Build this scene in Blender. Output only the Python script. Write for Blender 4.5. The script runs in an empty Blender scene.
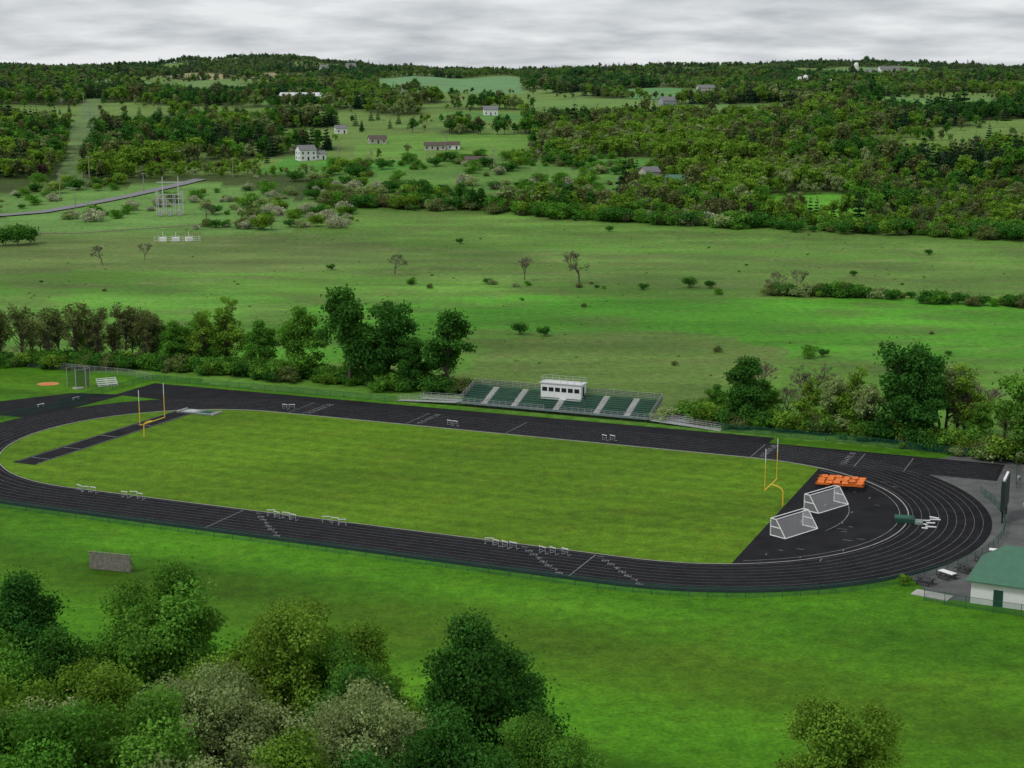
import bpy, math, random
import numpy as np
from mathutils import Vector, Matrix
random.seed(7); RS=np.random.RandomState(11)
sc=bpy.context.scene
COL=sc.collection
# ---------------------------------------------------------------- terrain (metres; flat sports ground, then rising hills)
ky=[0,640,720,800,1100,1400,2000,3000,4200,5000,9000]
kz=[0,0,3,10,30,43,57,66,75,76,20]
T=np.arange(-200,9200,10.);Z=np.interp(T,ky,kz)
k=np.exp(-0.5*(np.arange(-12,13)/5.)**2);k/=k.sum()
Z=np.convolve(np.pad(Z,12,mode='edge'),k,'valid')
def h(x,y):
    x=np.asarray(x,float);y=np.asarray(y,float)
    d=y+0.2*x
    z=np.interp(d,T,Z)
    f=np.clip((d-800)/1500,0,1)
    z=z+f*(5*np.sin(x/310+1)*np.sin(y/420+.5)+3*np.sin(x/130+y/210))
    for bx_,by_,bw_,bh_ in((-640,3900,420,36),(-1450,3900,380,20),(340,3900,210,16),(800,3900,300,24),(1300,3900,250,12)):
        z=z+bh_*np.exp(-(((x-bx_)/bw_)**2+((y-by_)/900)**2))
    z=z+f*4*np.sin(x/55+1.3)*np.sin(x/37+y/300)
    return z
# field frame: origin at the middle of the football field, a = long axis, b = across
C=np.array([-12.2,246.2]);AX=np.array([.9184,-.3955]);BX=np.array([.3955,.9184]);FR=math.radians(-23.3)
def W(a,b):
    p=C+a*AX+b*BX
    return float(p[0]),float(p[1])
def inv(x,y):
    dx=x-C[0];dy=y-C[1]
    return dx*AX[0]+dy*AX[1],dx*BX[0]+dy*BX[1]
_ng=RS.rand(12,256,256)
def vn(x,y,s,l=0):
    x=np.asarray(x,float)/s+1000.3;y=np.asarray(y,float)/s+1000.7
    xi=np.floor(x).astype(int);yi=np.floor(y).astype(int);fx=x-xi;fy=y-yi
    fx=fx*fx*(3-2*fx);fy=fy*fy*(3-2*fy);g=_ng[l]
    a=g[xi%256,yi%256];b=g[(xi+1)%256,yi%256];c=g[xi%256,(yi+1)%256];d=g[(xi+1)%256,(yi+1)%256]
    return (a*(1-fx)+b*fx)*(1-fy)+(c*(1-fx)+d*fx)*fy
def fbm(x,y,s,l=0): return (vn(x,y,s,l)*.55+vn(x,y,s/2.1,l+1)*.3+vn(x,y,s/4.3,l+2)*.15)
def inpoly(x,y,poly):
    r=np.zeros(np.shape(x),bool);n=len(poly)
    for i in range(n):
        x1,y1=poly[i];x2,y2=poly[(i+1)%n]
        c=((y1>y)!=(y2>y))&(x<(x2-x1)*(y-y1)/((y2-y1) if y2!=y1 else 1e-9)+x1)
        r^=c
    return r
# ---------------------------------------------------------------- material helpers
def nt(name):
    m=bpy.data.materials.new(name);m.use_nodes=True;t=m.node_tree;t.nodes.clear()
    return m,t,t.nodes.new,t.links.new
def mat(name,col,rough=.7,var=.15,scale=3.,metal=0.,spec=.3):
    m,t,N,Lk=nt(name)
    o=N("ShaderNodeOutputMaterial");p=N("ShaderNodeBsdfPrincipled")
    p.inputs["Roughness"].default_value=rough;p.inputs["Metallic"].default_value=metal
    p.inputs["Specular IOR Level"].default_value=spec
    tc=N("ShaderNodeTexCoord");nz=N("ShaderNodeTexNoise");nz.inputs["Scale"].default_value=scale;nz.inputs["Detail"].default_value=5
    Lk(tc.outputs["Object"],nz.inputs["Vector"])
    mr=N("ShaderNodeMapRange");mr.inputs[1].default_value=.3;mr.inputs[2].default_value=.7;mr.inputs[3].default_value=1-var;mr.inputs[4].default_value=1+var
    Lk(nz.outputs["Fac"],mr.inputs[0])
    mx=N("ShaderNodeVectorMath");mx.operation='SCALE';mx.inputs[0].default_value=col[:3];Lk(mr.outputs[0],mx.inputs["Scale"])
    Lk(mx.outputs[0],p.inputs["Base Color"])
    Lk(p.outputs[0],o.inputs[0]);return m
def leafmat(name,c1,c2,trans=.3):
    kk_=1.0 if name.startswith("blossom") else (1.25 if name in("needle_dark","leaf_pale") else 2.0)
    c1=tuple(v*kk_ for v in c1);c2=tuple(v*kk_ for v in c2)
    m,t,N,Lk=nt(name)
    o=N("ShaderNodeOutputMaterial");oi=N("ShaderNodeObjectInfo")
    mx=N("ShaderNodeMix");mx.data_type='RGBA';mx.inputs[6].default_value=(*c1,1);mx.inputs[7].default_value=(*c2,1)
    Lk(oi.outputs["Random"],mx.inputs[0])
    at=N("ShaderNodeAttribute");at.attribute_name="tint"
    sc_=N("ShaderNodeVectorMath");sc_.operation='SCALE';Lk(at.outputs["Fac"],sc_.inputs["Scale"])
    # aerial haze painted into the leaf colour, stronger towards the far hills
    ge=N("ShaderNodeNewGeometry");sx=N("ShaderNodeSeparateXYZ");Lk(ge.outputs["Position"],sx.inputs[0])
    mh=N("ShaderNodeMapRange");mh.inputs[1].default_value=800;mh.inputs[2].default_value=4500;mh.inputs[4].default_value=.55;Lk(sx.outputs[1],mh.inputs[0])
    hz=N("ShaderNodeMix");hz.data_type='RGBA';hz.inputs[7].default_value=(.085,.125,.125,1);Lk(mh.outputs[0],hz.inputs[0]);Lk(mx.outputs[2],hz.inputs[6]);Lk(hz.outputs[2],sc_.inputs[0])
    d=N("ShaderNodeBsdfDiffuse");tr=N("ShaderNodeBsdfTranslucent");ms=N("ShaderNodeMixShader");ms.inputs[0].default_value=trans
    Lk(sc_.outputs[0],d.inputs[0])
    t2=N("ShaderNodeVectorMath");t2.operation='MULTIPLY';t2.inputs[1].default_value=(1.1,1.3,.5);Lk(sc_.outputs[0],t2.inputs[0]);Lk(t2.outputs[0],tr.inputs[0])
    Lk(d.outputs[0],ms.inputs[1]);Lk(tr.outputs[0],ms.inputs[2]);Lk(ms.outputs[0],o.inputs[0]);return m
def meshmat(name,col,dens):
    m,t,N,Lk=nt(name)
    o=N("ShaderNodeOutputMaterial");d=N("ShaderNodeBsdfDiffuse");d.inputs[0].default_value=(*col,1)
    tr=N("ShaderNodeBsdfTransparent");ms=N("ShaderNodeMixShader");ms.inputs[0].default_value=dens
    Lk(tr.outputs[0],ms.inputs[1]);Lk(d.outputs[0],ms.inputs[2]);Lk(ms.outputs[0],o.inputs[0]);return m
# ---------------------------------------------------------------- mesh builder
class B:
    def __init__(s): s.v=[];s.f=[];s.m=[]
    def poly(s,pts,mi=0):
        n=len(s.v);s.v+= [tuple(p) for p in pts];s.f.append(tuple(range(n,n+len(pts))));s.m.append(mi)
    def box(s,c,d,rz=0,mi=0,rx=0):
        x,y,z=d[0]/2,d[1]/2,d[2]/2;n=len(s.v)
        M=Matrix.Rotation(rz,3,'Z')@Matrix.Rotation(rx,3,'X')
        for q in [(-x,-y,-z),(x,-y,-z),(x,y,-z),(-x,y,-z),(-x,-y,z),(x,-y,z),(x,y,z),(-x,y,z)]:
            p=M@Vector(q);s.v.append((p.x+c[0],p.y+c[1],p.z+c[2]))
        for f in [(3,2,1,0),(4,5,6,7),(0,1,5,4),(1,2,6,5),(2,3,7,6),(3,0,4,7)]:
            s.f.append(tuple(n+i for i in f));s.m.append(mi)
    def tube(s,p,q,r,r2=None,k=6,mi=0,cap=False):
        r2=r if r2 is None else r2
        p=Vector(p);q=Vector(q);d=(q-p)
        if d.length<1e-6:return
        d.normalize();u=d.orthogonal().normalized();w=d.cross(u);n=len(s.v)
        for P_,R_ in((p,r),(q,r2)):
            for i in range(k):
                a=2*math.pi*i/k;s.v.append(tuple(P_+(u*math.cos(a)+w*math.sin(a))*R_))
        for i in range(k):
            j=(i+1)%k;s.f.append((n+i,n+j,n+k+j,n+k+i));s.m.append(mi)
        if cap:
            s.f.append(tuple(n+k+i for i in range(k)));s.m.append(mi)
    def mesh(s,name,mats):
        me=bpy.data.meshes.new(name);me.from_pydata(s.v,[],s.f)
        for m in mats: me.materials.append(m)
        me.polygons.foreach_set("material_index",s.m)
        me.update();return me
    def obj(s,name,mats,loc=(0,0,0),rz=0,parent=None):
        o=bpy.data.objects.new(name,s.mesh(name,mats));COL.objects.link(o)
        o.location=loc;o.rotation_euler=(0,0,rz)
        if parent: o.parent=parent
        return o
def empty(name,loc,rz=0):
    o=bpy.data.objects.new(name,None);COL.objects.link(o);o.location=loc;o.rotation_euler=(0,0,rz);o.empty_display_size=.5;return o
# ---------------------------------------------------------------- ground sheet
ts=np.concatenate([np.linspace(-1.4,-.42,50,endpoint=False),np.linspace(-.42,.42,430),np.linspace(.42,1.4,51)[1:]])
ang=np.concatenate([np.linspace(70,29,20,endpoint=False),np.linspace(29,2.5,330,endpoint=False),np.linspace(2.5,.42,110)])
ys=62/np.tan(np.radians(ang));ys=ys[(ys>15)]
ys=np.concatenate([[-400,-200,-80],ys,[9500]])
TT,YY=np.meshgrid(ts,ys);XX=TT*(np.abs(YY)+60)
ZZ=h(XX,YY)
ny,nx=XX.shape
co=np.stack([XX,YY,ZZ],-1).reshape(-1,3)
idx=np.arange(ny*nx).reshape(ny,nx)
q=np.stack([idx[:-1,:-1],idx[:-1,1:],idx[1:,1:],idx[1:,:-1]],-1).reshape(-1,4)
def quadmesh(name,co,q):
    me=bpy.data.meshes.new(name);me.vertices.add(len(co));me.vertices.foreach_set("co",np.ascontiguousarray(co,dtype=np.float32).ravel())
    me.loops.add(q.size);me.loops.foreach_set("vertex_index",q.ravel().astype(np.int32))
    me.polygons.add(len(q));me.polygons.foreach_set("loop_start",np.arange(0,q.size,4,dtype=np.int32))
    me.update(calc_edges=True);return me
me=quadmesh("ground",co,q)
x=co[:,0];y=co[:,1]
jx=(fbm(x,y,22,0)-.5)*22;jy=(fbm(x,y,22,3)-.5)*22
X2=x+jx;Y2=y+jy
col=np.zeros((len(x),3))
base=np.array([.10,.225,.03]);col[:]=base
D=y+.2*x
def paint(poly,c,amt=1.):
    m=inpoly(X2,Y2,poly);col[m]=col[m]*(1-amt)+np.array(c)*amt
paint([(-400,500),(-61,512),(-30,560),(-60,620),(-400,620)],(.115,.17,.045),.85)
paint([(-120,625),(30,590),(230,520),(230,640),(60,680),(-100,730)],(.105,.215,.035),1)
paint([(-60,500),(60,470),(260,450),(260,500),(40,575),(-60,590)],(.11,.20,.04),.8)
paint([(-70,350),(-52,440),(-20,455),(180,445),(200,330),(60,345),(52,385),(-8,392),(-30,345)],(.075,.255,.018),1)
paint([(-14,300),(-10,382),(58,384),(60,350),(45,290)],(.115,.185,.04),.8)
paint([(45,290),(58,350),(200,330),(200,230),(80,240)],(.10,.22,.03),.8)
paint([(-400,330),(-70,350),(-56,440),(-90,470),(-400,480)],(.095,.24,.03),.9)
paint([(-300,600),(-100,600),(-90,720),(-160,790),(-330,760)],(.13,.20,.05),.7)
n=fbm(x,y,60,2);col*= (0.62+.76*n)[:,None];n=fbm(x*.4+y*.2,y,18,6);col*= (0.72+.56*n)[:,None]
n2=fbm(x*.5+y*.1,y,11,4)
br=np.clip((n2-.5)*5,0,1)*(y>330)*(y<760)
col=col*(1-.5*br[:,None])+np.array([.10,.13,.04])*(.5*br[:,None])
def dpl(P_):
    r_=np.full(len(x),1e9)
    for i in range(len(P_)-1):
        p=P_[i];d=np.array(P_[i+1],float)-np.array(p);t=np.clip(((x-p[0])*d[0]+(y-p[1])*d[1])/(d@d),0,1);r_=np.minimum(r_,np.hypot(x-p[0]-t*d[0],(y-p[1]-t*d[1])))
    return r_
# tractor tracks and ditches across the meadow
for P_,c_,w_ in(([(-130,600),(20,562),(120,545),(220,520)],(.17,.20,.07),2.6),([(-160,468),(-60,500),(20,545)],(.16,.2,.07),2.2),([(-60,480),(40,470),(180,452)],(.06,.12,.025),3.),([(-45,396),(60,372),(200,350)],(.06,.13,.02),2.),([(-300,560),(-150,590),(-60,640)],(.15,.19,.07),3.),([(60,610),(130,585),(240,560)],(.16,.2,.07),2.4)):
    q_=np.clip(1-dpl(P_)/w_,0,1)[:,None]*.6;col=col*(1-q_)+np.array(c_)*q_
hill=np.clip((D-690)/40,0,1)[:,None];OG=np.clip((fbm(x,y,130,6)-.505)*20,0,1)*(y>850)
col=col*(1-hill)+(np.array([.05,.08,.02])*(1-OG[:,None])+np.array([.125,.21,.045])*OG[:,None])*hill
OPEN=[ # clearings and farm fields (world metres, colour)
 ([(-100,752),(50,735),(60,830),(10,905),(-95,895)],(.075,.16,.03)),
 ([(-140,860),(-60,855),(-50,905),(-135,925)],(.06,.18,.025)),
 ([(-95,935),(10,940),(15,1050),(-95,1060)],(.09,.19,.03)),
 ([(-240,1400),(-140,1390),(-140,1500),(-240,1500)],(.07,.15,.03)),
 ([(-235,2780),(13,2610),(14,1700),(-145,1700)],(.10,.20,.08)),
 ([(-640,3100),(-436,3060),(-420,2480),(-590,2500)],(.22,.2,.1)),
 ([(430,2700),(800,3655),(1050,3500),(620,2600)],(.10,.2,.06)),
 ([(110,1500),(230,1480),(260,1900),(130,1900)],(.08,.19,.06)),
 ([(112,690),(155,680),(165,745),(118,752)],(.075,.22,.02)),
 ([(-60,1190),(50,1190),(50,1265),(-55,1265)],(.07,.17,.035)),
 ([(40,850),(75,845),(80,905),(40,925)],(.07,.17,.03)),
 ([(150,1200),(230,1190),(240,1330),(150,1340)],(.09,.17,.04)),
 ([(-232,790),(-218,790),(-395,1540),(-415,1540)],(.085,.14,.045)),
 ([(-330,640),(-90,640),(-90,745),(-165,830),(-330,760)],(.09,.18,.04)),
 ([(-250,2000),(-700,2300),(-690,2150),(-260,1900)],(.10,.18,.06)),
 ([(330,2050),(620,2200),(640,2050),(340,1900)],(.08,.17,.06)),
 ([(20,1290),(105,1285),(125,1480),(20,1470)],(.10,.18,.04)),
 ([(300,1250),(410,1230),(450,1500),(325,1520)],(.09,.18,.04)),
 ([(-420,1650),(-270,1620),(-300,2050),(-480,2100)],(.10,.17,.05)),
 ([(60,2500),(300,2650),(330,2500),(80,2350)],(.12,.2,.08)),
]
for p,c in OPEN:
    m=inpoly(x+jx*.6,y+jy*.6,p);col[m]=np.array(c)*1.3*(.85+.3*fbm(x[m],y[m],30,1))[:,None]
A_,B_=inv(x,y)
lawn=(B_+ (fbm(x,y,9,5)-.5)*2 <46+np.clip((-A_-60)*.02,-2,5))|((A_<-78)&(B_<50+(fbm(x,y,9,5)-.5)*3))
lawn&=(A_<125)
lc=np.array([.052,.160,.006])
bandn=vn(A_/14+B_*.05,B_,7,6)*.6+vn(A_/8,B_,2.6,7)*.2+fbm(A_/4,B_*1.3,18,3)*.2
gb=lambda c_,w_,k_:np.exp(-((B_+k_*A_*.01-c_)/w_)**2)
lw=lc[None,:]*((.40+1.02*bandn)*(1-.32*gb(-66,5.5,4)-.28*gb(-92,5,6)+.14*gb(-53,5,2)+.16*gb(-80,6,5)))[:,None]
yel=np.clip((vn(A_/3,B_,26,1)-.5)*2.2,0,1)[:,None]
lw=lw*(1-yel*.35)+np.array([.11,.20,.012])*(yel*.35)
col[lawn]=lw[lawn]
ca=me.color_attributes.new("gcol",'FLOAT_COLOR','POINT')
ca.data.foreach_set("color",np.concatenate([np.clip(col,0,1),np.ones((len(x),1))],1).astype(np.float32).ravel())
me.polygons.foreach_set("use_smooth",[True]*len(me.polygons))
def groundmat(name,attr=True,colr=None,mow=False):
    m,t,N,Lk=nt(name)
    o=N("ShaderNodeOutputMaterial");p=N("ShaderNodeBsdfPrincipled");p.inputs["Roughness"].default_value=.9;p.inputs["Specular IOR Level"].default_value=.1
    tc=N("ShaderNodeTexCoord")
    if attr:
        a=N("ShaderNodeAttribute");a.attribute_name="gcol";src=a.outputs["Color"]
    else:
        rg=N("ShaderNodeRGB");rg.outputs[0].default_value=(*colr,1);src=rg.outputs[0]
    mp=N("ShaderNodeMapping");mp.inputs["Rotation"].default_value=(0,0,-FR);mp.inputs["Scale"].default_value=(.35,1,1)
    Lk(tc.outputs["Object"],mp.inputs[0])
    cur=src
    for s,v,d,vec in ((.045,.22,7,mp.outputs[0]),(.5,.26,6,tc.outputs["Object"]),(2.2,.24,3,tc.outputs["Object"])):
        nz=N("ShaderNodeTexNoise");nz.inputs["Scale"].default_value=s;nz.inputs["Detail"].default_value=d;nz.inputs["Roughness"].default_value=.65;Lk(vec,nz.inputs["Vector"])
        mr=N("ShaderNodeMapRange");mr.inputs[1].default_value=.33;mr.inputs[2].default_value=.67;mr.inputs[3].default_value=1-v;mr.inputs[4].default_value=1+v;Lk(nz.outputs["Fac"],mr.inputs[0])
        q_=N("ShaderNodeVectorMath");q_.operation='SCALE';Lk(cur,q_.inputs[0]);Lk(mr.outputs[0],q_.inputs["Scale"]);cur=q_.outputs[0]
    if mow:
        wv=N("ShaderNodeTexWave");wv.bands_direction='Y';wv.inputs["Scale"].default_value=mow;wv.inputs["Distortion"].default_value=.6;wv.inputs["Detail"].default_value=1
        mp2=N("ShaderNodeMapping");mp2.inputs["Rotation"].default_value=(0,0,-FR);Lk(tc.outputs["Object"],mp2.inputs[0]);Lk(mp2.outputs[0],wv.inputs["Vector"])
        mr=N("ShaderNodeMapRange");mr.inputs[3].default_value=.92;mr.inputs[4].default_value=1.07;Lk(wv.outputs["Fac"],mr.inputs[0])
        q_=N("ShaderNodeVectorMath");q_.operation='SCALE';Lk(cur,q_.inputs[0]);Lk(mr.outputs[0],q_.inputs["Scale"]);cur=q_.outputs[0]
    nz=N("ShaderNodeTexNoise");nz.inputs["Scale"].default_value=.12;nz.inputs["Detail"].default_value=8;Lk(tc.outputs["Object"],nz.inputs["Vector"])
    mr=N("ShaderNodeMapRange");mr.inputs[1].default_value=.5;mr.inputs[2].default_value=.75;mr.inputs[4].default_value=.5;Lk(nz.outputs["Fac"],mr.inputs[0])
    mx=N("ShaderNodeMix");mx.data_type='RGBA';Lk(mr.outputs[0],mx.inputs[0]);Lk(cur,mx.inputs[6])
    tn=N("ShaderNodeVectorMath");tn.operation='MULTIPLY';tn.inputs[1].default_value=(1.5,1.02,1.5);Lk(cur,tn.inputs[0]);Lk(tn.outputs[0],mx.inputs[7])
    Lk(mx.outputs[2],p.inputs["Base Color"])
    Lk(p.outputs[0],o.inputs[0]);return m
M_ground=groundmat("grass_ground")
me.materials.append(M_ground)
g=bpy.data.objects.new("ground",me);COL.objects.link(g)
# ---------------------------------------------------------------- common materials
M_asph=mat("track_asphalt",(.015,.015,.0175),.95,.3,.35,spec=.08)
M_asph2=mat("apron_asphalt",(.0175,.0175,.020),.95,.3,.25,spec=.08)
M_grav=mat("parking_gravel",(.10,.10,.098),.95,.25,.4)
M_road=mat("road_asphalt",(.19,.19,.2),.9,.1,.2)
M_line=mat("line_paint",(.27,.27,.27),.7,.35,1.5)
M_white=mat("white_paint",(.78,.78,.77),.5,.05,2)
M_alu=mat("aluminium",(.48,.49,.5),.4,.1,2,metal=.3)
M_yel=mat("yellow_paint",(.75,.5,.04),.5,.05,2)
M_green=mat("green_paint",(.018,.095,.06),.6,.15,2)
M_dgreen=mat("dark_green_vinyl",(.015,.06,.04),.7,.2,2)
M_black=mat("black_metal",(.02,.02,.022),.5,.1,2)
M_orange=mat("orange_board",(.75,.17,.02),.6,.25,1.2)
M_wood=mat("weathered_wood",(.19,.175,.15),.9,.3,2.5)
M_conc=mat("concrete",(.38,.37,.34),.9,.15,1)
M_dark=mat("window_glass",(.02,.025,.03),.15,.05,1,spec=.6)
M_roofg=mat("green_metal_roof",(.06,.16,.10),.5,.08,1.5)
M_roofgr=mat("grey_roof",(.17,.17,.175),.8,.1,1)
M_roofb=mat("brown_roof",(.10,.075,.06),.8,.1,1)
M_red=mat("barn_boards",(.10,.06,.045),.9,.2,1)
M_net=meshmat("net_mesh",(.75,.75,.75),.22)
M_chain=meshmat("chainlink_mesh",(.02,.10,.07),.32)
M_bark=mat("bark",(.09,.075,.06),.95,.3,2)
M_twig=mat("twig_bark",(.13,.10,.08),.95,.25,1)
M_pole=mat("pole_wood",(.3,.27,.23),.9)
M_tan=mat("clay_dirt",(.55,.22,.09),.95,.2,.8)
# ---------------------------------------------------------------- track
CL,CR,B0,RI,RO=-47.,45.,-3.,30.5,42.
def stad(r,n=64,z=0.):
    pts=[]
    for i in range(n+1):
        t=math.pi/2-math.pi*i/n;pts.append((*W(CR+r*math.cos(t),B0+r*math.sin(t)),z))
    for i in range(n+1):
        t=-math.pi/2-math.pi*i/n;pts.append((*W(CL+r*math.cos(t),B0+r*math.sin(t)),z))
    return pts
def ribbon(b,r1,r2,z,mi=0):
    p=stad(r1,z=z);q_=stad(r2,z=z);n=len(p)
    for i in range(n):
        j=(i+1)%n;b.poly([p[i],q_[i],q_[j],p[j]],mi)
def strip(b,pts,z,mi=0):
    b.poly([(*W(*p),z) for p in pts],mi)
b=B();b.poly(stad(RI-.3,z=.04)[::-1]);b.obj("infield_grass",[groundmat("infield_turf",False,(.086,.182,.008),mow=.06)])
b=B();ribbon(b,RI,RO,.06)
b.obj("running_track",[M_asph])
b=B();strip(b,[(45,27.6),(84.5,27.6),(84.5,39.2),(45,39.2)],.03);b.obj("sprint_chute_pavement",[M_asph])
b=B();strip(b,[(-86,29),(-47,28),(-47,42.6),(-86,42.2)],.028);strip(b,[(-47,39),(45,39),(45,43.5),(-47,42.6)],.034)
strip(b,[(-110,3),(-86,5),(-84,30),(-95,27)],.02)
b.obj("spectator_pavement",[M_asph2])
b=B()
p=stad(RI-.12,z=.02);q_=stad(RI+.0,z=.02);n=len(p)
for i in range(n):
    j=(i+1)%n;t=.07
    P0,P1,Q0,Q1=p[i],p[j],q_[i],q_[j]
    up=lambda v:(v[0],v[1],v[2]+t)
    b.poly([up(P0),up(Q0),up(Q1),up(P1)]);b.poly([Q0,Q1,up(Q1),up(Q0)]);b.poly([P1,P0,up(P0),up(P1)])
b.obj("track_kerb",[M_conc])
b=B()
for kx in range(0,9):
    r=RI+.55+kx*1.22;ribbon(b,r-.016,r+.016,.066)
for kx in range(0,9):
    bb=B0+RI+.55+kx*1.22
    strip(b,[(45,bb-.016),(84,bb-.016),(84,bb+.016),(45,bb+.016)],.0655)
def seg(a,b1,b2,w=.045,z=.07): strip(b,[(a-w,b1),(a+w,b1),(a+w,b2),(a-w,b2)],z)
for a in (-45,-42,-20,0,44.8,62,70): seg(a,B0+RI+.5,B0+RI+10.3)
for a in (-15,40): seg(a,B0-RI-10.3,B0-RI-.5)
DIG={1:"bc",2:"abged",3:"abgcd",4:"fgbc",5:"afgcd",6:"afgedc",7:"abc",8:"abcdefg"}
def digit(a,bb,d,s=.55):
    w=s*.8;hh=s*1.5;t=.055
    S={'a':(-w/2,hh/2,w/2,hh/2),'d':(-w/2,-hh/2,w/2,-hh/2),'g':(-w/2,0,w/2,0),'b':(w/2,0,w/2,hh/2),'c':(w/2,-hh/2,w/2,0),'f':(-w/2,0,-w/2,hh/2),'e':(-w/2,-hh/2,-w/2,0)}
    for i_,c in enumerate(DIG[d]):
        x1,y1,x2,y2=S[c]
        strip(b,[(a+min(y1,y2)-t,bb+x1-t),(a+min(y1,y2)-t,bb+x2+t),(a+max(y1,y2)+t,bb+x2+t),(a+max(y1,y2)+t,bb+x1-t)],.072+.0015*i_)
for a0 in (46.5,-41,-18,60):
    for kx in range(8): digit(a0,B0+RI+1.16+kx*1.22,kx+1)
for a0 in (40.9,30,-12):
    for kx in range(8): digit(a0+kx*1.2,B0-RI-1.16-kx*1.22,kx+1)
for r,t0,t1 in ((29.2,-80,75),(22,-20,20)):
    for i in range(60):
        u1=math.radians(t0+(t1-t0)*i/60);u2=math.radians(t0+(t1-t0)*(i+1)/60)
        if CR+r*math.cos(u1)>58.5:
            b.poly([(*W(CR+rr*math.cos(u),B0+rr*math.sin(u)),.074) for rr,u in ((r-.04,u1),(r+.04,u1),(r+.04,u2),(r-.04,u2))])
for i in range(26):
    a=random.uniform(60,72);bb=random.uniform(-28,20);l=random.uniform(.4,1.4)
    strip(b,[(a,bb),(a+.1,bb),(a+.1,bb+l),(a,bb+l)] if i%2 else [(a,bb),(a+l,bb),(a+l,bb+.1),(a,bb+.1)],.078+.001*i)
b.obj("track_lane_markings",[M_line])
b=B();pts=[]
for i in range(41):
    t=-math.pi/2+math.pi*i/40;a=CR+(RI-.2)*math.cos(t);bb=B0+(RI-.2)*math.sin(t)
    if a>57.6: pts.append((a,bb))
pts=[(57.6,pts[0][1]-.5)]+pts+[(57.0,pts[-1][1]+.4)]
strip(b,pts,.055);b.obj("high_jump_apron",[M_asph2])
b=B();strip(b,[(-66.3,-24),(-61.6,-24),(-61.0,23),(-65.6,23)],.055)
b.obj("jump_runway",[M_asph2])
b=B()
for a in (-65.9,-61.9): strip(b,[(a,-23),(a+.1,-23),(a+.5,22),(a+.4,22)],.062)
for bb in (-20,-12,-2,8): strip(b,[(-65.5,bb),(-62,bb),(-62,bb+.15),(-65.5,bb+.15)],.066)
b.obj("runway_markings",[M_line])
b=B();b.box((0,0,.12),(7.4,3.0,.2),mi=0);b.box((-1.7,0,.232),(2.4,2.2,.02),mi=1);b.box((1.6,.2,.232),(2.2,1.9,.02),mi=2);b.box((3.9,0,.2),(.3,3.2,.32),mi=3);b.box((-3.9,0,.2),(.3,3.2,.32),mi=3)
x0,y0=W(-60.4,21.2);b.obj("landing_mat",[mat("mat_cover",(.16,.2,.19),.7,.3,.8),mat("mat_pale",(.42,.45,.44),.7,.3,2),M_dgreen,M_conc],(x0,y0,.03),FR)
b=B();strip(b,[(78,45),(140,52),(150,-20),(104,-33),(84,-34),(80,-27),(60,-20),(60,20)],.012);b.obj("parking_area",[M_grav])
b=B();b.box((0,0,.06),(4.6,2.2,.1));x0,y0=W(83.6,-33.2);b.obj("concrete_pad",[M_conc],(x0,y0,0),FR-.2)
# ---------------------------------------------------------------- fences
def fence(name,pts,hh=1.25,step=3.0,mats=None):
    b=B();mats=mats or [M_green,M_chain]
    for i in range(len(pts)-1):
        p=Vector((*pts[i],0));q_=Vector((*pts[i+1],0));d=(q_-p).length;n=max(1,round(d/step))
        for kk in range(n):
            u=p.lerp(q_,kk/n);v=p.lerp(q_,(kk+1)/n)
            zu=float(h(u.x,u.y));zv=float(h(v.x,v.y))
            b.tube((u.x,u.y,zu),(u.x,u.y,zu+hh+.05),.04,k=5)
            b.tube((u.x,u.y,zu+hh),(v.x,v.y,zv+hh),.03,k=4)
            b.poly([(u.x,u.y,zu+.05),(v.x,v.y,zv+.05),(v.x,v.y,zv+hh-.03),(u.x,u.y,zu+hh-.03)],1)
    return b.obj(name,mats)
def ab(l): return [W(*p) for p in l]
near=[( -47+ 43.8*math.cos(math.radians(t)),-3+43.8*math.sin(math.radians(t))) for t in range(150,271,6)]
fl=near+[(45+43.8*math.cos(math.radians(t)),-3+43.8*math.sin(math.radians(t))) for t in range(-90,31,6)]
fence("chain_link_fence",ab(fl))
fence("chain_link_fence",ab([(-90,17),(-88,44.4),(-30,44.4)]))
fence("chain_link_fence",ab([(35,45),(60,44.6),(86,41.5),(88,22)]),1.4)
fence("chain_link_fence",ab([(83,-35.5),(88,-36.5),(104,-37.5)]),1.5)
fence("chain_link_fence",ab([(-150,47),(-96,47),(-88,44.4)]),1.4,mats=[M_alu,meshmat("grey_chain",(.3,.3,.3),.2)])
# ---------------------------------------------------------------- goalposts
def goalpost(a,s):
    x0,y0=W(a,0);e=empty("football_goalpost",(x0,y0,0),FR)
    b=B();b.tube((0,0,0),(0,0,2.0),.11,k=8)
    prev=Vector((0,0,2.0))
    for i in range(1,9):
        t=i/8*math.pi/2;c=Vector((s*1.9*(1-math.cos(t)),0,2.0+1.05*math.sin(t)));b.tube(prev,c,.11,k=8);prev=c
    b.tube((s*1.9,-3.6,3.05),(s*1.9,3.6,3.05),.09,k=8)
    b.obj("gooseneck_crossbar",[M_yel],parent=e)
    b=B()
    for yy in (-3.6,3.6): b.tube((s*1.9,yy,3.0),(s*1.9,yy,7.2),.07,k=6)
    b.obj("upright_lower",[M_yel],parent=e)
    b=B()
    for yy in (-3.6,3.6): b.tube((s*1.9,yy,7.2),(s*1.9,yy,9.3),.06,k=6)
    b.obj("upright_tip",[M_white],parent=e)
goalpost(57,-1);goalpost(-57.5,1)
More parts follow.
